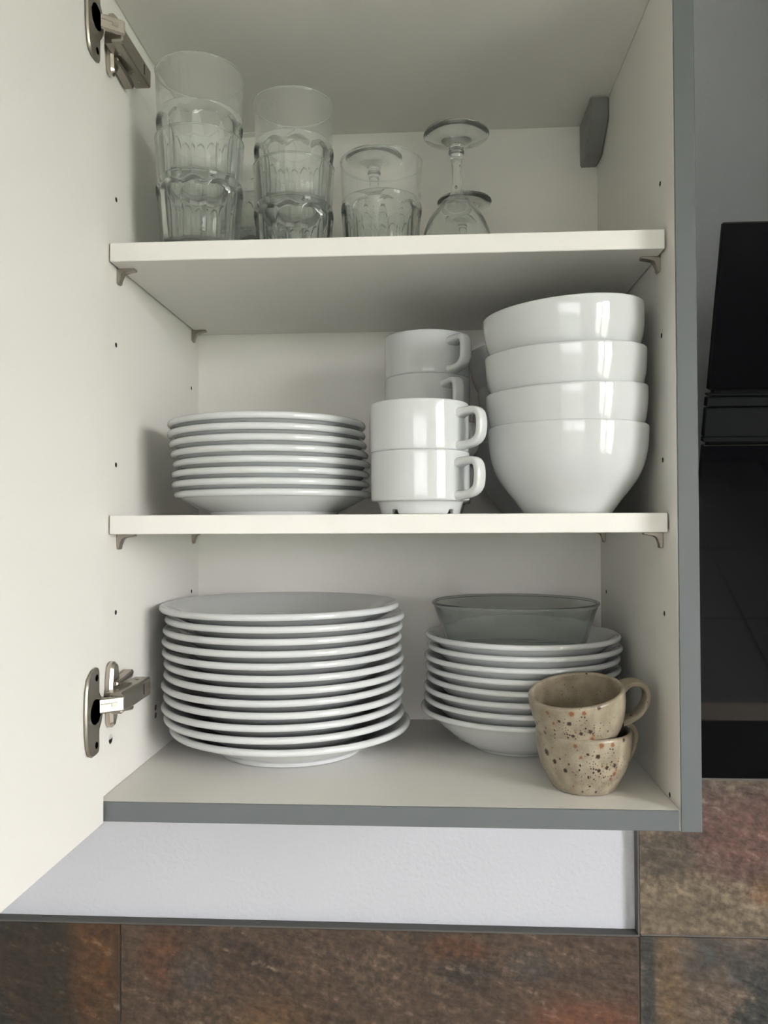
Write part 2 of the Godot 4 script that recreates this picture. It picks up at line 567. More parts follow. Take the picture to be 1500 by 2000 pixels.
func clay_image() -> ImageTexture:
	var im := Image.create(1024, 512, false, Image.FORMAT_RGB8)
	var f := FastNoiseLite.new()
	f.seed = 5
	f.frequency = 0.012
	f.fractal_octaves = 4
	var g := FastNoiseLite.new()
	g.seed = 6
	g.frequency = 0.16
	var lo := Color(0.47, 0.43, 0.365)
	var hi := Color(0.66, 0.62, 0.545)
	for y in 512:
		for x in 1024:
			var c: Color = lo.lerp(hi, clampf(0.55 + 0.55 * f.get_noise_2d(x, y) + 0.16 * g.get_noise_2d(x, y), 0, 1))
			im.set_pixel(x, y, c)
	var rng := RandomNumberGenerator.new()
	rng.seed = 41
	# spots seen on the two cups [degrees round from the viewer, height in mm, size, kind], then many small ones
	var seen := [[-60, 32, 11.3, 0], [-48, 26.5, 8.7, 0], [-34, 21, 7.8, 0], [-40, 29.5, 3.5, 0], [-6, 35.5, 5.2, 0], [6, 34, 7.8, 0], [8, 23, 7.0, 0], [1, 24.5, 3.5, 0], [4, 24, 3.5, 0], [18, 25, 7.0, 0], [29, 26, 7.8, 0], [42, 44, 7.0, 0], [-16, 23, 3.5, 0], [-15, 27, 3.5, 0], [-5, 18, 3.5, 0], [-2, 8.5, 4.3, 0], [9, 2.5, 5.2, 0], [-13, 2.5, 4.3, 0],
		[31, 19, 9.2, 1], [27, 15, 7.0, 1], [33, 22, 4.6, 1], [24, 42, 7.7, 1], [-20, 41, 7.0, 1], [10, 42, 9.2, 1], [-14, 33, 5.5, 1]]
	var spots := []
	for q in seen:
		spots.append([fposmod(0.903 + q[0] / 360.0, 1.0), (0.029 + q[1] * 0.00105) / 0.148, q[2], q[3]])
	for k in 760:
		var v := rng.randf()
		var u := rng.randf()
		if k % 3 == 0:   # denser swarms
			u = fposmod(0.93 + rng.randfn(0.0, 0.05), 1.0) if k % 2 == 0 else fposmod(0.40 + rng.randfn(0, 0.07), 1.0)
			v = clampf(0.36 + rng.randfn(0, 0.06), 0, 1)
		spots.append([u, v, 0.9 + 1.1 * rng.randf() + (2.2 * rng.randf() if k % 14 == 0 else 0.0), 1 if rng.randf() < 0.15 else 0])
	for s in spots:
		var cx: float = s[0] * 1024
		var cy: float = s[1] * 512
		var r: float = s[2]
		var ry: float = r * 0.85
		var stain := Color(0.17, 0.10, 0.065) if s[3] == 0 else Color(0.47, 0.26, 0.13)
		for y in range(int(cy - ry - 3), int(cy + ry + 4)):
			for x in range(int(cx - r - 3), int(cx + r + 4)):
				if y < 0 or y > 511:
					continue
				var d := Vector2((x - cx) / r, (y - cy) / ry).length() + 0.55 * g.get_noise_2d(x * 1.4, y * 1.4)
				var w := 1.0 - smoothstep(0.65, 1.1, d)
				if w > 0:
					var xx := posmod(x, 1024)
					im.set_pixel(xx, y, im.get_pixel(xx, y).lerp(stain, w * (0.92 if s[3] == 0 else 0.75)))
	im.generate_mipmaps()
	return ImageTexture.create_from_image(im)


func make_clay_cup() -> Node3D:
	var m := StandardMaterial3D.new()
	m.albedo_texture = clay_image()
	m.roughness = 0.28
	var t := thing("speckled_cup")
	var p := [Vector2(0, 0.0015), Vector2(0.0240, 0.0010), Vector2(0.0256, 0.0), Vector2(0.0268, 0.0008)]
	p.append_array(rounded([Vector2(0.0276, 0.0022), Vector2(0.0316, 0.0085), Vector2(0.0362, 0.0165), Vector2(0.0390, 0.0255), Vector2(0.0406, 0.0345), Vector2(0.0411, 0.0430)], 4))
	p.append_array(arc(Vector2(0.0391, 0.0438), 0.0020, 0, 180, 8))
	p.append_array(rounded([Vector2(0.0370, 0.0410), Vector2(0.0368, 0.0345), Vector2(0.0352, 0.0255), Vector2(0.0322, 0.0165), Vector2(0.0275, 0.0095), Vector2(0.019, 0.0065), Vector2(0, 0.0055)], 4))
	var b := MB.new()
	b.lathe(p, 120, Transform3D.IDENTITY, 50)
	put("cup_body", b, m, t)
	put("handle", cup_handle_mesh([Vector2(0.0400, 0.0405), Vector2(0.0470, 0.0428), Vector2(0.0545, 0.0420), Vector2(0.0605, 0.0375), Vector2(0.0622, 0.0300), Vector2(0.0590, 0.0220), Vector2(0.0520, 0.0155), Vector2(0.0440, 0.0125), Vector2(0.0355, 0.0125)], 0.0062, 0.0026, 0.5), m, t)
	return t


# ---------------------------------------------------------------- cabinet hardware
func screw(at: Vector3, r: float, parent: Node, called := "screw") -> void:
	var b := MB.new()
	var turn := Transform3D(Basis(Vector3(0, 0, -1), -PI / 2), at)
	b.lathe([Vector2(0, 0), Vector2(r, 0), Vector2(r, r * 0.25), Vector2(r * 0.72, r * 0.55), Vector2(r * 0.45, r * 0.6), Vector2(r * 0.30, r * 0.25), Vector2(0, r * 0.2)], 20, turn)
	put(called, b, mats.nickel, parent)


func make_hinge(parent: Node, y: float) -> Node3D:
	var t := Node3D.new()
	t.name = "hinge"
	t.position = Vector3(0, y, 0)
	parent.add_child(t, true)
	var at := Transform3D(PANEL, Vector3.ZERO)
	var b := MB.new()   # winged plate on the side of the cabinet
	var wing := arc(Vector2(0.0215, 0.0225), 0.0075, 0, 180, 8)
	wing.append_array([Vector2(0.0120, 0.012), Vector2(0.0120, -0.008), Vector2(0.0135, -0.0190)])
	wing.append_array(arc(Vector2(0.0185, -0.0200), 0.0050, 180, 330, 6))
	wing.append_array([Vector2(0.0275, -0.0150), Vector2(0.0310, -0.006), Vector2(0.0310, 0.012)])
	b.extrude(wing, 0.0, 0.0070, 0.0022, at)
	put("mounting_plate", b, mats.nickel, t)
	screw(Vector3(0.0068, 0.0215, -0.0215), 0.0034, t)
	screw(Vector3(0.0068, -0.0170, -0.0200), 0.0030, t)
	for s in [-1.0, 1.0]:   # the clip that runs along both sides of the arm
		b = MB.new()
		b.extrude([Vector2(0.016, s * 0.0135), Vector2(0.034, s * 0.0150), Vector2(0.052, s * 0.0178), Vector2(0.054, s * 0.0150), Vector2(0.050, s * 0.0115), Vector2(0.016, s * 0.0105)], 0.0015, 0.0105, 0.0012, at)
		put("clip", b, mats.nickel_dull, t)
	b = MB.new()
	b.extrude([Vector2(0.0, -0.0080), Vector2(0.018, -0.0088), Vector2(0.034, -0.0090), Vector2(0.052, -0.0086), Vector2(0.0690, -0.0082), Vector2(0.0702, -0.0070), Vector2(0.0702, 0.0068), Vector2(0.0690, 0.0080), Vector2(0.046, 0.0080), Vector2(0.020, 0.0080), Vector2(0.0, 0.0078)], 0.0050, 0.0195, 0.0010, at)
	put("arm", b, mats.nickel_dull, t)
	b = MB.new()   # folded front of the arm
	b.box(Vector3(0.0165, -0.0002, 0.0010), Vector3(0.0110, 0.0168, 0.0060), 0.0014)
	put("knuckle", b, mats.nickel_dull, t)
	screw(Vector3(0.0194, -0.0004, -0.0440), 0.0036, t)
	screw(Vector3(0.0194, 0.0000, -0.0610), 0.0034, t)
	b = MB.new()
	b.box(Vector3(0.0194, 0.0, -0.0530), Vector3(0.0006, 0.0090, 0.0022), 0.0)
	put("slot", b, mats.dark_hole, t)
	for q in [[-0.012, 1.0], [-0.040, 1.0], [-0.056, 1.0], [-0.016, -1.0], [-0.044, -1.0], [-0.058, -1.0]]:   # rivets along the top and underside of the arm
		b = MB.new()
		b.lathe([Vector2(0, 0), Vector2(0.0017, 0), Vector2(0.0012, 0.0008), Vector2(0, 0.0009)], 12, Transform3D(Basis(Vector3(1, 0, 0), 0.0 if q[1] > 0 else PI), Vector3(0.0120, 0.0079 if q[1] > 0 else -0.0086, q[0])))
		put("rivet", b, mats.nickel_dull, t)
	b = MB.new()   # the bright link between door and arm
	b.box(Vector3.ZERO, Vector3(0.0040, 0.0122, 0.0230), 0.0012)
	var link := put("link", b, mats.nickel, t)
	link.position = Vector3(0.0145, 0.0006, 0.0110)
	link.rotation.y = deg_to_rad(-53)
	b = MB.new()
	b.box(Vector3(0.0020, 0.0002, -0.0035), Vector3(0.0008, 0.0036, 0.0050), 0.0003)
	b.box(Vector3(0.0020, 0.0014, 0.0030), Vector3(0.0008, 0.0010, 0.0090), 0.0003)
	var mark := put("pressed_mark", b, mats.nickel_dull, t)
	mark.transform = link.transform
	# the long plate and cup on the door
	b = MB.new()
	var o := []
	for q in [[0.0172, 0.028], [0.0185, 0.0315], [0.0225, 0.0325], [0.030, 0.0315], [0.0380, 0.026], [0.0415, 0.016], [0.0425, 0.0], [0.0415, -0.018], [0.0395, -0.028], [0.0365, -0.0340], [0.031, -0.0365], [0.0225, -0.0365], [0.0185, -0.0355], [0.0172, -0.032], [0.0172, -0.0175], [0.0130, -0.0125], [0.0105, -0.006], [0.0105, 0.001], [0.0130, 0.0075], [0.0172, 0.0125]]:
		o.append(Vector2(-q[0], q[1]))
	b.extrude(o, 0.0066, 0.0092, 0.0011, at)
	put("door_plate", b, mats.nickel_dull, t)
	b = MB.new()
	b.lathe([Vector2(0, 0), Vector2(0.0100, 0), Vector2(0.0106, 0.0006), Vector2(0.0098, 0.0010), Vector2(0.0090, 0.0004), Vector2(0, 0.0002)], 40, Transform3D(Basis(Vector3(0, 0, -1), -PI / 2), Vector3(0.0092, -0.002, 0.0250)))
	put("hinge_cup", b, mats.cup_dark, t)
	screw(Vector3(0.0092, 0.0245, 0.0235), 0.0028, t)
	screw(Vector3(0.0092, -0.0285, 0.0235), 0.0028, t)
	return t


func shelf_pin(parent: Node, at: Vector3, side: float) -> void:
	var b := MB.new()
	var o := [Vector2(0, 0), Vector2(0.0155, 0), Vector2(0.0160, -0.0004), Vector2(0.0160, -0.0020), Vector2(0.0125, -0.0026), Vector2(0.0080, -0.0032), Vector2(0.0056, -0.0046), Vector2(0.0042, -0.0068), Vector2(0.0033, -0.0100), Vector2(0.0028, -0.0128), Vector2(0.0022, -0.0134), Vector2(0.0010, -0.0134), Vector2(0.0003, -0.0126), Vector2(0, -0.0100)]
	var pts := []
	for q in o:
		pts.append(Vector2(q.x * side, q.y))
	b.extrude(pts, -0.0035, 0.0035, 0.0005, Transform3D(Basis.IDENTITY, at))
	put("shelf_pin", b, mats.nickel_dull, parent)


func side_panel(parent: Node, x: float, s: float, holes: Array, bottom: float) -> void:   # s points into the cabinet
	var c := CSGCombiner3D.new()
	c.name = "side_panel"
	parent.add_child(c, true)
	var p := CSGBox3D.new()
	p.name = "board"
	p.size = Vector3(T, H + T - bottom, D - 0.0005)
	p.position = Vector3(x - s * T / 2, (H + T + bottom) / 2, -D / 2 - 0.0005)
	p.material = mats.white_board
	c.add_child(p, true)
	for q in holes:
		var h := CSGCylinder3D.new()
		h.name = "peg_hole"
		h.operation = CSGShape3D.OPERATION_SUBTRACTION
		h.radius = 0.0022
		h.height = 0.02
		h.sides = 16
		h.rotation.z = PI / 2
		h.position = Vector3(x - s * 0.001, q[0], q[1])
		h.material = mats.dark_hole
		c.add_child(h, true)


func board(called: String, c: Vector3, size: Vector3, m: Material, parent: Node, b := 0.0006) -> MeshInstance3D:
	var k := MB.new()
	k.box(c, size, b)
	return put(called, k, m, parent)


# ---------------------------------------------------------------- slate-look wall tiles
func tile_texture(seed_: int, palette: Array, patches: Array) -> ImageTexture:
	# the colours printed on a tile: clouds of the palette, then patches [u, v, half width, half height, colour, strength]
	var w := 1024
	var h := 512
	var im := Image.create(w, h, false, Image.FORMAT_RGB8)
	var f := FastNoiseLite.new()
	f.seed = seed_
	f.frequency = 0.0030
	f.fractal_octaves = 6
	f.fractal_gain = 0.55
	var g := FastNoiseLite.new()
	g.seed = seed_ + 1
	g.frequency = 0.045
	g.fractal_octaves = 4
	g.fractal_gain = 0.6
	var streak := FastNoiseLite.new()
	streak.seed = seed_ + 2
	streak.frequency = 0.012
	streak.fractal_octaves = 3
	for y in h:
		for x in w:
			var n := f.get_noise_2d(x - y * 0.4, y * 1.3 - x * 0.3)
			var fine := g.get_noise_2d(x, y)
			var st := streak.get_noise_2d(x * 0.5 + y * 0.5, (y - x * 0.45) * 2.6)
			var t := clampf(0.5 + 0.85 * n + 0.16 * fine, 0, 0.999) * (palette.size() - 1)
			var c: Color = palette[int(t)].lerp(palette[int(t) + 1], t - int(t))
			for q in patches:
				var d := Vector2((x / float(w) - q[0]) / q[2], (1.0 - y / float(h) - q[1]) / q[3]).length()
				if d < 2.2:
					c = c.lerp(q[4], q[5] * (1.0 - smoothstep(0.45, 1.25, d + 0.55 * n + 0.28 * fine + 0.25 * st)))
			var grain := 1.0 + 0.34 * fine + 0.20 * st
			if st > 0.33 and fine > 0.0:   # pale mineral streaks
				c = c.lerp(Color(0.45, 0.41, 0.36), 0.9 * (st - 0.33) + 0.25 * fine)
			im.set_pixel(x, y, Color(c.r * grain, c.g * grain, c.b * grain))
	im.generate_mipmaps()
	return ImageTexture.create_from_image(im)


func wall_tile(parent: Node, x0: float, x1: float, y0: float, y1: float, tex: Texture2D, bump: Texture2D) -> void:
	var b := MB.new()
	var size := Vector3(x1 - x0, y1 - y0, 0.009)
	b.box(Vector3((x0 + x1) / 2, (y0 + y1) / 2, TILE_Z - 0.0045), size, 0.0008)
	for k in b.v.size():
		b.uv[k] = Vector2((b.v[k].x - x0) / size.x, 1.0 - (b.v[k].y - y0) / size.y)
	var m := StandardMaterial3D.new()
	m.albedo_texture = tex
	m.roughness = 0.55
	m.detail_enabled = false
	relief_plain(m, bump)
	put("tile", b, m, parent)


func relief_plain(m: StandardMaterial3D, bump: Texture2D) -> void:
	m.normal_enabled = true
	m.normal_texture = bump
	m.normal_scale = 0.22


# ---------------------------------------------------------------- the scene
func _ready() -> void:
	# camera
	var cam := Camera3D.new()
	cam.name = "camera"
	cam.position = Vector3(0.27312, 0.22535, 0.64478)
	cam.rotation = Vector3(0.0161, 0.05755, -0.0044)
	cam.fov = 65.1886
	cam.near = 0.02
	add_child(cam)
	cam.current = true
	# an overcast sky, which comes in through the window on the right
	var sky_look := ProceduralSkyMaterial.new()
	sky_look.sky_top_color = Color(0.98, 0.972, 0.98)
	sky_look.sky_horizon_color = Color(1.0, 0.986, 0.984)
	sky_look.ground_horizon_color = Color(0.62, 0.64, 0.60)
	sky_look.ground_bottom_color = Color(0.50, 0.52, 0.47)
	sky_look.sky_energy_multiplier = 4.45
	sky_look.ground_energy_multiplier = 4.45
	var sky := Sky.new()
	sky.sky_material = sky_look
	var env := Environment.new()
	env.background_mode = Environment.BG_SKY
	env.sky = sky
	env.ambient_light_source = Environment.AMBIENT_SOURCE_SKY
	env.tonemap_mode = Environment.TONE_MAPPER_LINEAR
	env.tonemap_exposure = 1.0
	env.sdfgi_enabled = true
	env.ssao_enabled = true
	env.ssil_enabled = true
	var we := WorldEnvironment.new()
	we.name = "overcast_day"
	we.environment = env
	add_child(we)
	make_materials()
	build_room()
	build_wall_finish()
	build_cabinet()
	build_hood()
	build_upper_shelf()
	build_middle_shelf()
	build_floor_of_cabinet()


func wall_boxes(called: String, boxes: Array, m: Material) -> MeshInstance3D:
	var b := MB.new()
	for q in boxes:   # [low corner, high corner]
		b.box((q[0] + q[1]) / 2.0, q[1] - q[0], 0.0)
	var o := put(called, b, m)
	struct(o)
	return o


const X0 := -1.5
const X1 := 2.0
const Z1 := 3.4
const Y0 := -1.40
const Y1 := 1.12
const WIN := [0.98, 2.22, -0.45, 0.88]   # window opening: z from, z to, y from, y to


const FAR_WIN := [-0.55, 1.32, -1.38, 0.85]   # curtained glass door behind the camera: x from, x to, y from, y to


func build_room() -> void:
	var wt := 0.14
	wall_boxes("wall_back", [[Vector3(X0 - wt, Y0 - 0.1, WALL_Z - wt), Vector3(X1 + wt, Y1 + 0.1, WALL_Z)]], mats.plaster)
	wall_boxes("wall_left", [[Vector3(X0 - wt, Y0 - 0.1, WALL_Z), Vector3(X0, Y1 + 0.1, Z1)]], mats.room_wall)
	wall_boxes("wall_front", [
		[Vector3(X0 - wt, Y0 - 0.1, Z1), Vector3(FAR_WIN[0], Y1 + 0.1, Z1 + wt)], [Vector3(FAR_WIN[1], Y0 - 0.1, Z1), Vector3(X1 + wt, Y1 + 0.1, Z1 + wt)],
		[Vector3(FAR_WIN[0], FAR_WIN[3], Z1), Vector3(FAR_WIN[1], Y1 + 0.1, Z1 + wt)], [Vector3(FAR_WIN[0], Y0 - 0.1, Z1), Vector3(FAR_WIN[1], FAR_WIN[2], Z1 + wt)]], mats.room_wall)
	wall_boxes("wall_right", [
		[Vector3(X1, Y0 - 0.1, WALL_Z), Vector3(X1 + wt, WIN[2], Z1)], [Vector3(X1, WIN[3], WALL_Z), Vector3(X1 + wt, Y1 + 0.1, Z1)],
		[Vector3(X1, WIN[2], WALL_Z), Vector3(X1 + wt, WIN[3], WIN[0])], [Vector3(X1, WIN[2], WIN[1]), Vector3(X1 + wt, WIN[3], Z1)]], mats.room_wall)
	wall_boxes("ceiling", [[Vector3(X0, Y1, WALL_Z), Vector3(X1, Y1 + 0.1, Z1)]], mats.ceiling)
	var fl := wall_boxes("floor", [[Vector3(X0, Y0 - 0.1, WALL_Z), Vector3(X1, Y0 - 0.006, Z1)]], mats.floor_joint)
	var s := 0.45
	var tm := MB.new()
	tm.box(Vector3.ZERO, Vector3(s - 0.006, 0.01, s - 0.006), 0.001)
	var tmesh := tm.mesh()
	for i in 7:
		for j in 6:
			var o := put("tile", tmesh, mats.floor_tile, fl)
			o.position = Vector3(-1.01 + i * s, Y0 - 0.005, 0.475 + j * s)
	# the window: frame, sash bar, two panes and a sill
	var w := Node3D.new()
	w.name = "window_1"
	add_child(w)
	struct(w)
	var zc: float = (WIN[0] + WIN[1]) / 2
	var yc: float = (WIN[2] + WIN[3]) / 2
	var dz: float = WIN[1] - WIN[0]
	var dy: float = WIN[3] - WIN[2]
	var fx := X1 + 0.07
	var b := MB.new()
	for q in [[WIN[0] + 0.035, yc, 0.07, dy], [WIN[1] - 0.035, yc, 0.07, dy]]:
		b.box(Vector3(fx, q[1], q[0]), Vector3(0.06, q[3], q[2]), 0.003)
	for y in [WIN[2] + 0.035, WIN[3] - 0.035]:
		b.box(Vector3(fx, y, zc), Vector3(0.06, 0.07, dz - 0.14), 0.003)
	put("window_frame", b, mats.window_frame, w)
	board("mullion", Vector3(fx, yc, zc), Vector3(0.055, dy - 0.14, 0.09), mats.window_frame, w, 0.003)
	for sgn in [-1.0, 1.0]:
		board("pane", Vector3(fx, yc, zc + sgn * (dz / 4 - 0.0125)), Vector3(0.004, dy - 0.14, dz / 2 - 0.115), mats.pane, w, 0.0)
	board("window_sill", Vector3(X1 - 0.02, WIN[2] - 0.012, zc), Vector3(0.18, 0.024, dz + 0.1), mats.window_frame, w, 0.003)
	# a white sheer curtain hangs before the glass door behind the camera
	var cu := MB.new()
	var folds := 220
	for k in folds + 1:
		var x := lerpf(FAR_WIN[0] - 0.08, FAR_WIN[1] + 0.08, float(k) / folds)
		var zz := Z1 - 0.06 + 0.022 * sin(x * 58.0) + 0.008 * sin(x * 131.0)
		var slope := 0.022 * 58.0 * cos(x * 58.0) + 0.008 * 131.0 * cos(x * 131.0)
		var nn := Vector3(slope, 0, -1).normalized()
		for y in [FAR_WIN[2] + 0.02, FAR_WIN[3] + 0.10]:
			cu.add(Vector3(x, y, zz), nn, Vector2(x, y))
	for k in folds:
		cu.tri(k * 2, k * 2 + 1, k * 2 + 3)
		cu.tri(k * 2, k * 2 + 3, k * 2 + 2)
	tag(put("curtain", cu, mats.sheer), "white sheer curtain hanging before the far glass door", "curtain")
	# worktop, hob and base cabinets below; a second wall cabinet beyond the hood
	var wk := board("worktop", Vector3(0.30, -0.52, WALL_Z + 0.31), Vector3(2.9, 0.038, 0.62), mats.worktop, self, 0.002)
	tag(wk, "light wooden worktop running below the wall cabinet and the hood", "worktop")
	var hob := board("hob", Vector3(0.83, -0.498, WALL_Z + 0.31), Vector3(0.60, 0.006, 0.52), mats.black_glass, self, 0.001)
	tag(hob, "black glass hob let into the worktop below the hood", "hob")
	var bc := thing("base_cabinet", Vector3(0.30, Y0, WALL_Z))
	tag(bc, "row of white base cabinets carrying the worktop", "cabinet")
	board("carcass", Vector3(0, 0.43, 0.28), Vector3(2.86, 0.85, 0.55), mats.base_front, bc, 0.002)
	for k in 4:
		board("door", Vector3(-1.072 + k * 0.715, 0.47, 0.566), Vector3(0.708, 0.72, 0.018), mats.base_front, bc, 0.002)
	var nb := thing("neighbouring_wall_cabinet", Vector3(1.145, -0.0159, WALL_Z))
	tag(nb, "closed wall cabinet on the far side of the hood", "cabinet")
	board("carcass", Vector3(0.25, 0.3588, 0.148), Vector3(0.50, 0.7175, 0.296), mats.grey_edge, nb, 0.001)
	board("door", Vector3(0.25, 0.3588, 0.308), Vector3(0.496, 0.714, 0.018), mats.door_board, nb, 0.001)
	var fr := thing("fridge", Vector3(1.70, Y0, Z1 - 0.31))
	tag(fr, "black fridge on the far side of the kitchen", "fridge")
	board("body", Vector3(0, 0.72, 0), Vector3(0.57, 1.44, 0.60), mats.dark_front, fr, 0.006)
	board("door", Vector3(0, 0.74, -0.315), Vector3(0.56, 1.38, 0.03), mats.dark_front, fr, 0.006)


func build_wall_finish() -> void:
	var wall := get_node("wall_back")
	var bump := noise_tex(0.05, 31, 5, 512)
	bump.as_normal_map = true
	bump.bump_strength = 6.0
	var black := Color(0.131, 0.139, 0.139)
	var slate := Color(0.223, 0.231, 0.227)
	var brown := Color(0.285, 0.231, 0.189)
	var umber := Color(0.239, 0.196, 0.162)
	var tan := Color(0.362, 0.308, 0.254)
	var rust := Color(0.385, 0.243, 0.169)
	var ochre := Color(0.362, 0.262, 0.154)
	var plum := Color(0.331, 0.246, 0.223)
	var yb := -0.2417
	var xs := -0.0918
	var xr := 0.5072
	wall_tile(wall, xs - 0.600, xs - 0.0012, yb - 0.2985, yb, tile_texture(3, [black * 0.9, slate * 0.62, umber * 0.68, brown * 0.66, umber * 0.62], [[0.62, 0.8, 0.15, 0.9, black, 0.9], [0.745, 0.3, 0.07, 0.5, Color(0.139, 0.145, 0.139), 0.9], [0.95, 0.86, 0.058, 0.42, Color(0.285, 0.192, 0.113), 0.95], [0.97, 0.45, 0.04, 0.35, Color(0.238, 0.186, 0.126), 0.7], [0.86, 0.72, 0.035, 0.4, Color(0.156, 0.139, 0.109), 0.8]]), bump)
	wall_tile(wall, xs, xr - 0.0018, yb - 0.2985, yb, tile_texture(8, [umber * 0.85, brown * 0.85, Color(0.277, 0.225, 0.184), brown * 0.9, tan * 0.85], [[0.90, 0.55, 0.17, 0.22, rust, 0.85], [0.62, 0.42, 0.3, 0.10, Color(0.312, 0.208, 0.139), 0.6], [0.28, 0.62, 0.10, 0.12, ochre, 0.45], [0.08, 0.86, 0.05, 0.14, Color(0.305, 0.194, 0.131), 0.6], [0.66, 0.93, 0.06, 0.06, Color(0.319, 0.201, 0.131), 0.7], [0.67, 0.85, 0.07, 0.06, Color(0.174, 0.156, 0.139), 0.8], [0.14, 0.80, 0.05, 0.1, slate, 0.5], [0.80, 0.88, 0.05, 0.07, slate, 0.5]]), bump)
	wall_tile(wall, xr, xr + 0.598, yb - 0.2985, yb + 0.0005, tile_texture(14, [slate, Color(0.277, 0.254, 0.231), tan, Color(0.277, 0.254, 0.231), slate], [[0.015, 0.6, 0.018, 0.9, Color(0.193, 0.196, 0.185), 0.9], [0.055, 0.7, 0.03, 0.6, Color(0.362, 0.296, 0.216), 0.8], [0.27, 0.6, 0.10, 0.5, Color(0.173, 0.181, 0.177), 0.92], [0.15, 0.85, 0.03, 0.15, Color(0.323, 0.277, 0.239), 0.5]]), bump)
	wall_tile(wall, xr, xr + 0.598, yb + 0.0030, yb + 0.3020, tile_texture(21, [Color(0.300, 0.262, 0.216), Color(0.362, 0.316, 0.262), Color(0.408, 0.362, 0.296), Color(0.362, 0.316, 0.262)], [[0.17, 0.36, 0.10, 0.18, plum, 0.8], [0.24, 0.38, 0.12, 0.14, Color(0.347, 0.246, 0.212), 0.85], [0.24, 0.16, 0.05, 0.06, Color(0.385, 0.277, 0.185), 0.7], [0.06, 0.30, 0.05, 0.10, Color(0.277, 0.250, 0.212), 0.7]]), bump)
	# the bed behind the tiles and the grey strips that finish their edges
	board("tile_bed", Vector3((xs - 0.6 + xr + 0.6) / 2, yb - 0.150, (WALL_Z + TILE_Z - 0.0022) / 2), Vector3(xr + 1.2 - xs, 0.296, TILE_Z - WALL_Z - 0.0022), mats.grout, wall, 0.0)
	board("tile_bed", Vector3(xr + 0.3, yb + 0.150, (WALL_Z + TILE_Z - 0.0022) / 2), Vector3(0.597, 0.300, TILE_Z - WALL_Z - 0.0022), mats.grout, wall, 0.0)
	var strip := mat(Color(0.085, 0.085, 0.082), 0.7)
	board("edge_strip", Vector3((xs - 0.6 + xr) / 2, yb + 0.0010, (WALL_Z + TILE_Z) / 2), Vector3(xr - xs + 0.6, 0.0022, TILE_Z - WALL_Z), strip, wall, 0.0003)
	board("edge_strip", Vector3(xr - 0.0010, yb + 0.152, (WALL_Z + TILE_Z) / 2), Vector3(0.0020, 0.300, TILE_Z - WALL_Z), strip, wall, 0.0003)


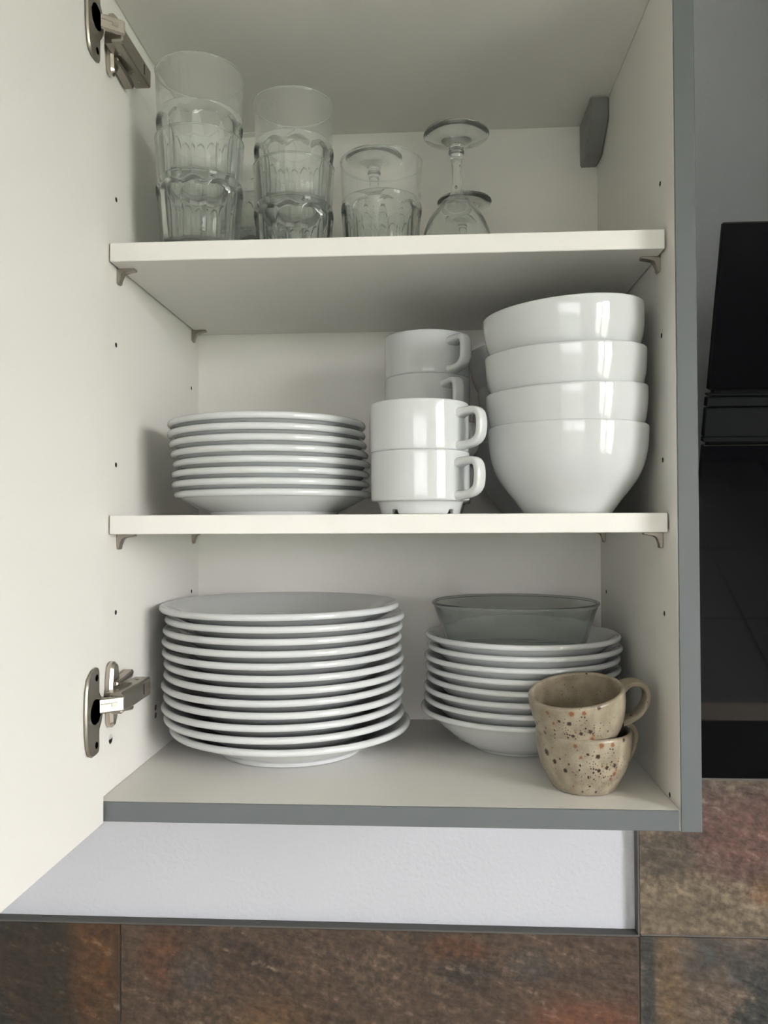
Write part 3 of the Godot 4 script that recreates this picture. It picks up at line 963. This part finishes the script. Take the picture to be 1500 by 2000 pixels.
func build_cabinet() -> void:
	var c := thing("wall_cabinet")
	tag(c, "open white kitchen wall cabinet with grey front edges", "cabinet")
	var near := -0.0378
	var far := -0.2590
	side_panel(c, 0.0, 1.0, [[0.5113, near], [0.3835, near], [0.3835, far], [0.2787, near], [0.1503, near], [0.1503, far], [0.5113, far], [0.2787, far]], -T)
	side_panel(c, W, -1.0, [[0.5117, near], [0.3833, near], [0.2787, near], [0.1503, near], [0.1500, far], [0.0030, -0.0278], [0.5117, far], [0.3833, far]], -T - 0.0006)
	board("bottom_panel", Vector3(W / 2, -T / 2, -D / 2 - 0.0005), Vector3(W - 0.0004, T, D - 0.0005), mats.white_board, c, 0.0003)
	board("top_panel", Vector3(W / 2, H + T / 2, -D / 2 - 0.0005), Vector3(W - 0.0004, T, D - 0.0005), mats.white_board, c, 0.0003)
	board("back_panel", Vector3(W / 2, H / 2, -D - 0.0035), Vector3(W + 0.010, H + 0.010, 0.007), mats.white_board, c, 0.0)
	# grey edging on the front of the boards
	board("edge_band", Vector3(W / 2 - 0.0004, -T / 2, 0.0), Vector3(W - 0.0010, T, 0.0018), mats.grey_edge, c, 0.0004)
	board("edge_band", Vector3(W + T / 2 + 0.0004, (H + T - T - 0.0006) / 2, 0.0), Vector3(T, H + T * 2 + 0.0006, 0.0018), mats.grey_edge, c, 0.0005)
	board("edge_band", Vector3(-T / 2, H / 2, 0.0), Vector3(T, H + T * 2, 0.0018), mats.grey_edge, c, 0.0005)
	board("edge_band", Vector3(W / 2, H + T / 2, 0.0), Vector3(W - 0.001, T, 0.0018), mats.grey_edge, c, 0.0005)
	board("outer_skin", Vector3(W + T + 0.0004, H / 2, -D / 2), Vector3(0.0008, H + T * 2, D), mats.grey_edge, c, 0.0)
	# pins under the two shelves
	for y in [SHELF_HIGH - T, SHELF_LOW - T]:
		for z in [near - 0.004, far - 0.004]:
			shelf_pin(c, Vector3(0.0, y, z), 1.0)
			shelf_pin(c, Vector3(W, y, z), -1.0)
	# cover over the hanging bracket, top right corner
	var b := MB.new()
	b.extrude([Vector2(0.2225, H - 0.0003), Vector2(0.2225, 0.6655), Vector2(0.2240, 0.6615), Vector2(0.2560, 0.6390), Vector2(0.2600, 0.6375), Vector2(0.2868, 0.6375), Vector2(0.2868, H - 0.0003)], W - 0.0200, W - 0.0002, 0.0018, Transform3D(PANEL, Vector3.ZERO))
	put("bracket_cover", b, mats.grey_cover, c)
	screw(Vector3(0, 0.0439, -0.0266), 0.0042, c, "bolt")
	screw(Vector3(0, 0.0450, -0.1389), 0.0030, c)
	screw(Vector3(0, 0.0374, -0.1389), 0.0030, c)
	# shelves
	for q in [[SHELF_HIGH, "upper white shelf carrying the drinking glasses"], [SHELF_LOW, "lower white shelf carrying bowls, cups and small plates"]]:
		var s := board("cabinet_shelf", Vector3(0, -T / 2, 0), Vector3(W - 0.0030, T, D - 0.0215), mats.white_board, self, 0.0006)
		s.position = Vector3(W / 2 - 0.0001, q[0], -0.0199 - (D - 0.0215) / 2)
		tag(s, q[1], "shelf", "removable cabinet shelves")
	# door, opened a little past a right angle
	var d := Node3D.new()
	d.name = "door"
	d.position = Vector3(0.0068, 0, 0.004)
	d.rotation.y = deg_to_rad(-1.0)
	c.add_child(d, true)
	d.set_meta("label", "white door standing open on the left")
	board("door_panel", Vector3(-0.0095, H / 2, 0.248), Vector3(0.0188, H + 2 * T + 0.0004, 0.496), mats.door_board, d, 0.0006)
	board("outer_face", Vector3(-0.0194, H / 2, 0.248), Vector3(0.0008, H + 2 * T, 0.4955), mats.grey_edge, d, 0.0)
	make_hinge(c, 0.6345).set_meta("label", "upper nickel hinge above the glasses")
	make_hinge(c, 0.0808).set_meta("label", "lower nickel hinge beside the dinner plates")


func build_hood() -> void:
	var t := thing("range_hood", Vector3(0.526 + 0.30, -0.0421, -0.2180))
	tag(t, "slanted black glass range hood on the wall right of the cabinet", "range hood")
	t.rotation.x = deg_to_rad(17.19)
	board("lower_glass", Vector3(0, 0.1780, -0.003), Vector3(0.60, 0.3560, 0.006), mats.black_glass, t, 0.0009)
	board("lower_trim", Vector3(0, -0.0014, -0.0035), Vector3(0.60, 0.0022, 0.007), mats.dark_steel, t, 0.0004)
	board("upper_glass", Vector3(0, 0.4790, -0.003), Vector3(0.60, 0.1440, 0.006), mats.black_glass, t, 0.0012)
	for q in [[0.3965, 0.0085], [0.3775, 0.0270], [0.3615, 0.0048], [0.4032, 0.0022]]:
		board("control_strip", Vector3(0, q[0] - 0.001, -0.0062), Vector3(0.5985, q[1], 0.008), mats.black_trim, t, 0.0008)
	board("backing", Vector3(0, 0.2750, -0.0125), Vector3(0.585, 0.5400, 0.008), mats.black_trim, t, 0.001)
	var b := MB.new()
	b.extrude([Vector2(-0.0795, 0.05), Vector2(-0.0170, 0.06), Vector2(-0.0170, 0.42), Vector2(-0.1800, 0.36)], -0.17, 0.17, 0.002, Transform3D(Basis(Vector3(0, 0, 1), Vector3(0, 1, 0), Vector3(-1, 0, 0)), Vector3.ZERO))
	put("motor_housing", b, mats.black_trim, t)
	# the upright flue cover above it, just outside the picture, which shades the wall beside the cabinet
	var flue := board("flue_cover", Vector3.ZERO, Vector3(0.27, 0.80, 0.262), mats.black_trim, t, 0.002)
	flue.transform = t.transform.affine_inverse() * Transform3D(Basis.IDENTITY, Vector3(0.826, 0.702, WALL_Z + 0.132))


func build_upper_shelf() -> void:
	var y := SHELF_HIGH
	var first := make_tumbler()
	var spots := [
		[Vector3(0.0640, y, -0.0735), 8.0, "lower tumbler of the pair nested beside the upper hinge"],
		[Vector3(0.0640, y + 0.062, -0.0735), 24.0, "upper tumbler of the pair nested beside the upper hinge"],
		[Vector3(0.1408, y, -0.1330), 2.0, "lower tumbler of the second nested pair from the left"],
		[Vector3(0.1408, y + 0.062, -0.1330), 15.0, "upper tumbler of the second nested pair from the left"],
		[Vector3(0.2275, y, -0.1260), 11.0, "single fluted tumbler standing in front of an upturned wine glass"],
		[Vector3(0.0870, y, -0.2200), 0.0, "lower tumbler of the nested pair hidden behind the front pairs"],
		[Vector3(0.0870, y + 0.062, -0.2200), 9.0, "upper tumbler of the nested pair hidden behind the front pairs"],
	]
	for k in spots.size():
		var s = spots[k]
		var o: Node3D = first if k == 0 else copy(first, "tumbler")
		o.position = s[0]
		o.rotation.y = deg_to_rad(s[1])
		tag(o, "clear glass " + s[2], "tumbler", "fluted glass tumblers on the upper shelf")
	var g := make_wine_glass(0.1185, 0.0560, 0.0318, 0.0302)
	g.position = Vector3(0.2990, y, -0.0900)
	tag(g, "small upturned wine glass at the right end of the glasses, in front", "wine glass", "upturned wine glasses")
	var g2 := copy(g, "wine_glass")
	g2.position = Vector3(0.3130, y, -0.2450)
	tag(g2, "small upturned wine glass hidden behind the front wine glass", "wine glass", "upturned wine glasses")
	var g3 := make_wine_glass(0.1600, 0.1020, 0.0350, 0.0310)
	g3.position = Vector3(0.2140, y, -0.2220)
	tag(g3, "taller upturned wine glass seen through the single tumbler", "wine glass", "upturned wine glasses")


const NTH := ["lowest", "second", "third", "fourth", "fifth", "sixth", "seventh", "eighth", "ninth", "tenth", "eleventh", "topmost"]


func stack_label(k: int, n: int, what: String, whose: String) -> String:
	if k == 0:
		return "%s at the bottom of %s" % [what, whose]
	if k == n - 1:
		return "%s on top of %s" % [what, whose]
	return "%s, %s from bottom in %s" % [what, NTH[k], whose]


func build_stack(called: String, m: Mesh, places: Array, z: float, y0: float, step: float, what: String, whose: String, category: String, group: String) -> void:
	for k in places.size():
		var o := put(called, m, mats.china)
		o.position = Vector3(places[k], y0 + step * k, z)
		tag(o, stack_label(k, places.size(), what, whose), category, group)


func build_middle_shelf() -> void:
	var y := SHELF_LOW
	build_stack("dessert_plate", dessert_plate_mesh(), [0.1224, 0.1199, 0.1200, 0.1212, 0.1190, 0.1175, 0.1161, 0.1163], -0.1250, y, 0.00950, "small white plate", "stack left of white cups", "plate", "small plates on the lower shelf")
	# stacking cups: two in front, four behind
	var cup := make_stacking_cup()
	var spots := [
		[Vector3(0.2646, y, -0.0600), -38.0, "white cup with square handle at the bottom of the front pair"],
		[Vector3(0.2640, y + 0.0424, -0.0600), -34.0, "white cup with square handle on top of the front pair"],
		[Vector3(0.2709, y, -0.1730), -50.0, "white cup at the bottom of the rear stack of cups"],
		[Vector3(0.2709, y + 0.0424, -0.1730), -45.0, "white cup second from the bottom of the rear cup stack"],
		[Vector3(0.2709, y + 0.0848, -0.1730), -62.0, "white cup just above the front pair, third in the rear stack"],
		[Vector3(0.2709, y + 0.1272, -0.1730), -54.0, "white cup on top of the rear stack of cups"],
	]
	for k in spots.size():
		var o: Node3D = cup if k == 0 else copy(cup, "stacking_cup")
		o.position = spots[k][0]
		o.rotation.y = deg_to_rad(spots[k][1])
		tag(o, spots[k][2], "cup", "white stacking cups on the lower shelf")
	# bowls: four in front, four behind
	var bm := bowl_mesh()
	var bowls := [
		[Vector3(0.3947, y, -0.0730), 0.0, 0.0, "large white bowl at the bottom of the front stack of bowls"],
		[Vector3(0.3962, y + 0.0322, -0.0730), 2.2, 2.2, "large white bowl second from the bottom of the front bowl stack"],
		[Vector3(0.3950, y + 0.0652, -0.0725), 2.0, 2.6, "large white bowl third from the bottom of the front bowl stack"],
		[Vector3(0.3962, y + 0.1015, -0.0720), 4.3, 1.6, "large white bowl tilted on top of the front stack of bowls"],
		[Vector3(0.3890, y, -0.2150), 0.0, 0.0, "large white bowl at the bottom of the rear stack of bowls"],
		[Vector3(0.3890, y + 0.0322, -0.2150), 0.0, 0.0, "large white bowl second from the bottom of the rear bowl stack"],
		[Vector3(0.3885, y + 0.0650, -0.2150), -5.0, 0.0, "large white bowl third from the bottom of the rear bowl stack"],
		[Vector3(0.3895, y + 0.1020, -0.2150), 4.0, 0.0, "large white bowl on top of the rear stack of bowls"],
	]
	for q in bowls:
		var o := put("bowl", bm, mats.china)
		o.position = q[0]
		o.rotation = Vector3(deg_to_rad(q[2]), 0, deg_to_rad(q[1]))
		tag(o, q[3], "bowl", "white bowls on the lower shelf")


func build_floor_of_cabinet() -> void:
	build_stack("dinner_plate", dinner_plate_mesh(), [0.1316, 0.1257, 0.1232, 0.1254, 0.1231, 0.1256, 0.1256, 0.1238, 0.1237, 0.1247, 0.1267, 0.1210], -0.1655, 0.0003, 0.01070, "white dinner plate", "stack beside the lower hinge", "plate", "dinner plates on the cabinet floor")
	build_stack("deep_plate", deep_plate_mesh(), [0.3612, 0.3644, 0.3644, 0.3666, 0.3659, 0.3652, 0.3678, 0.3661], -0.1862, 0.0003, 0.01054, "white deep plate", "stack behind speckled cups", "plate", "deep plates on the cabinet floor")
	# glass dish on the deep plates
	var dish := thing("glass_dish", Vector3(0.3594, 0.0963, -0.1862))
	tag(dish, "round clear glass baking dish on top of the deep plates", "dish")
	var p := rounded([Vector2(0.0640, 0.0004), Vector2(0.0682, 0.0028), Vector2(0.0704, 0.0075), Vector2(0.0718, 0.012), Vector2(0.0760, 0.025), Vector2(0.0803, 0.038), Vector2(0.0838, 0.0478)], 3)
	p.append_array(arc(Vector2(0.0834, 0.0490), 0.0017, -30, 190, 8))
	p.append_array(rounded([Vector2(0.0806, 0.0462), Vector2(0.0768, 0.037), Vector2(0.0728, 0.025), Vector2(0.0688, 0.0125), Vector2(0.0664, 0.0068), Vector2(0.0640, 0.0044)], 3))
	p.append(p[0])
	var g := MB.new()
	g.lathe(p, 128)
	put("dish_wall", g, mats.dish_glass, dish)
	g = MB.new()
	g.lathe([Vector2(0, 0), Vector2(0.0638, 0.0004)], 96)
	g.lathe([Vector2(0.0638, 0.0042), Vector2(0, 0.0040)], 96)
	put("dish_bottom", g, mats.thin_glass, dish)
	# two speckled stoneware cups, one tipped inside the other
	var a := make_clay_cup()
	a.scale = Vector3(0.985, 1.09, 0.985)
	a.position = Vector3(0.4036, 0.0003, -0.0552)
	a.rotation.y = deg_to_rad(35)
	tag(a, "speckled stoneware cup standing on the cabinet floor", "cup", "speckled stoneware cups")
	var b := copy(a, "speckled_cup")
	b.transform = Transform3D(Basis(Vector3(0, 0, 1), deg_to_rad(8)) * Basis(Vector3(1, 0, 0), deg_to_rad(10)) * Basis(Vector3(0, 1, 0), deg_to_rad(8)) * Basis.from_scale(Vector3(0.985, 1.06, 0.985)), Vector3(0.4026, 0.0375, -0.0558))
	tag(b, "speckled stoneware cup tipped inside the cup below it", "cup", "speckled stoneware cups")
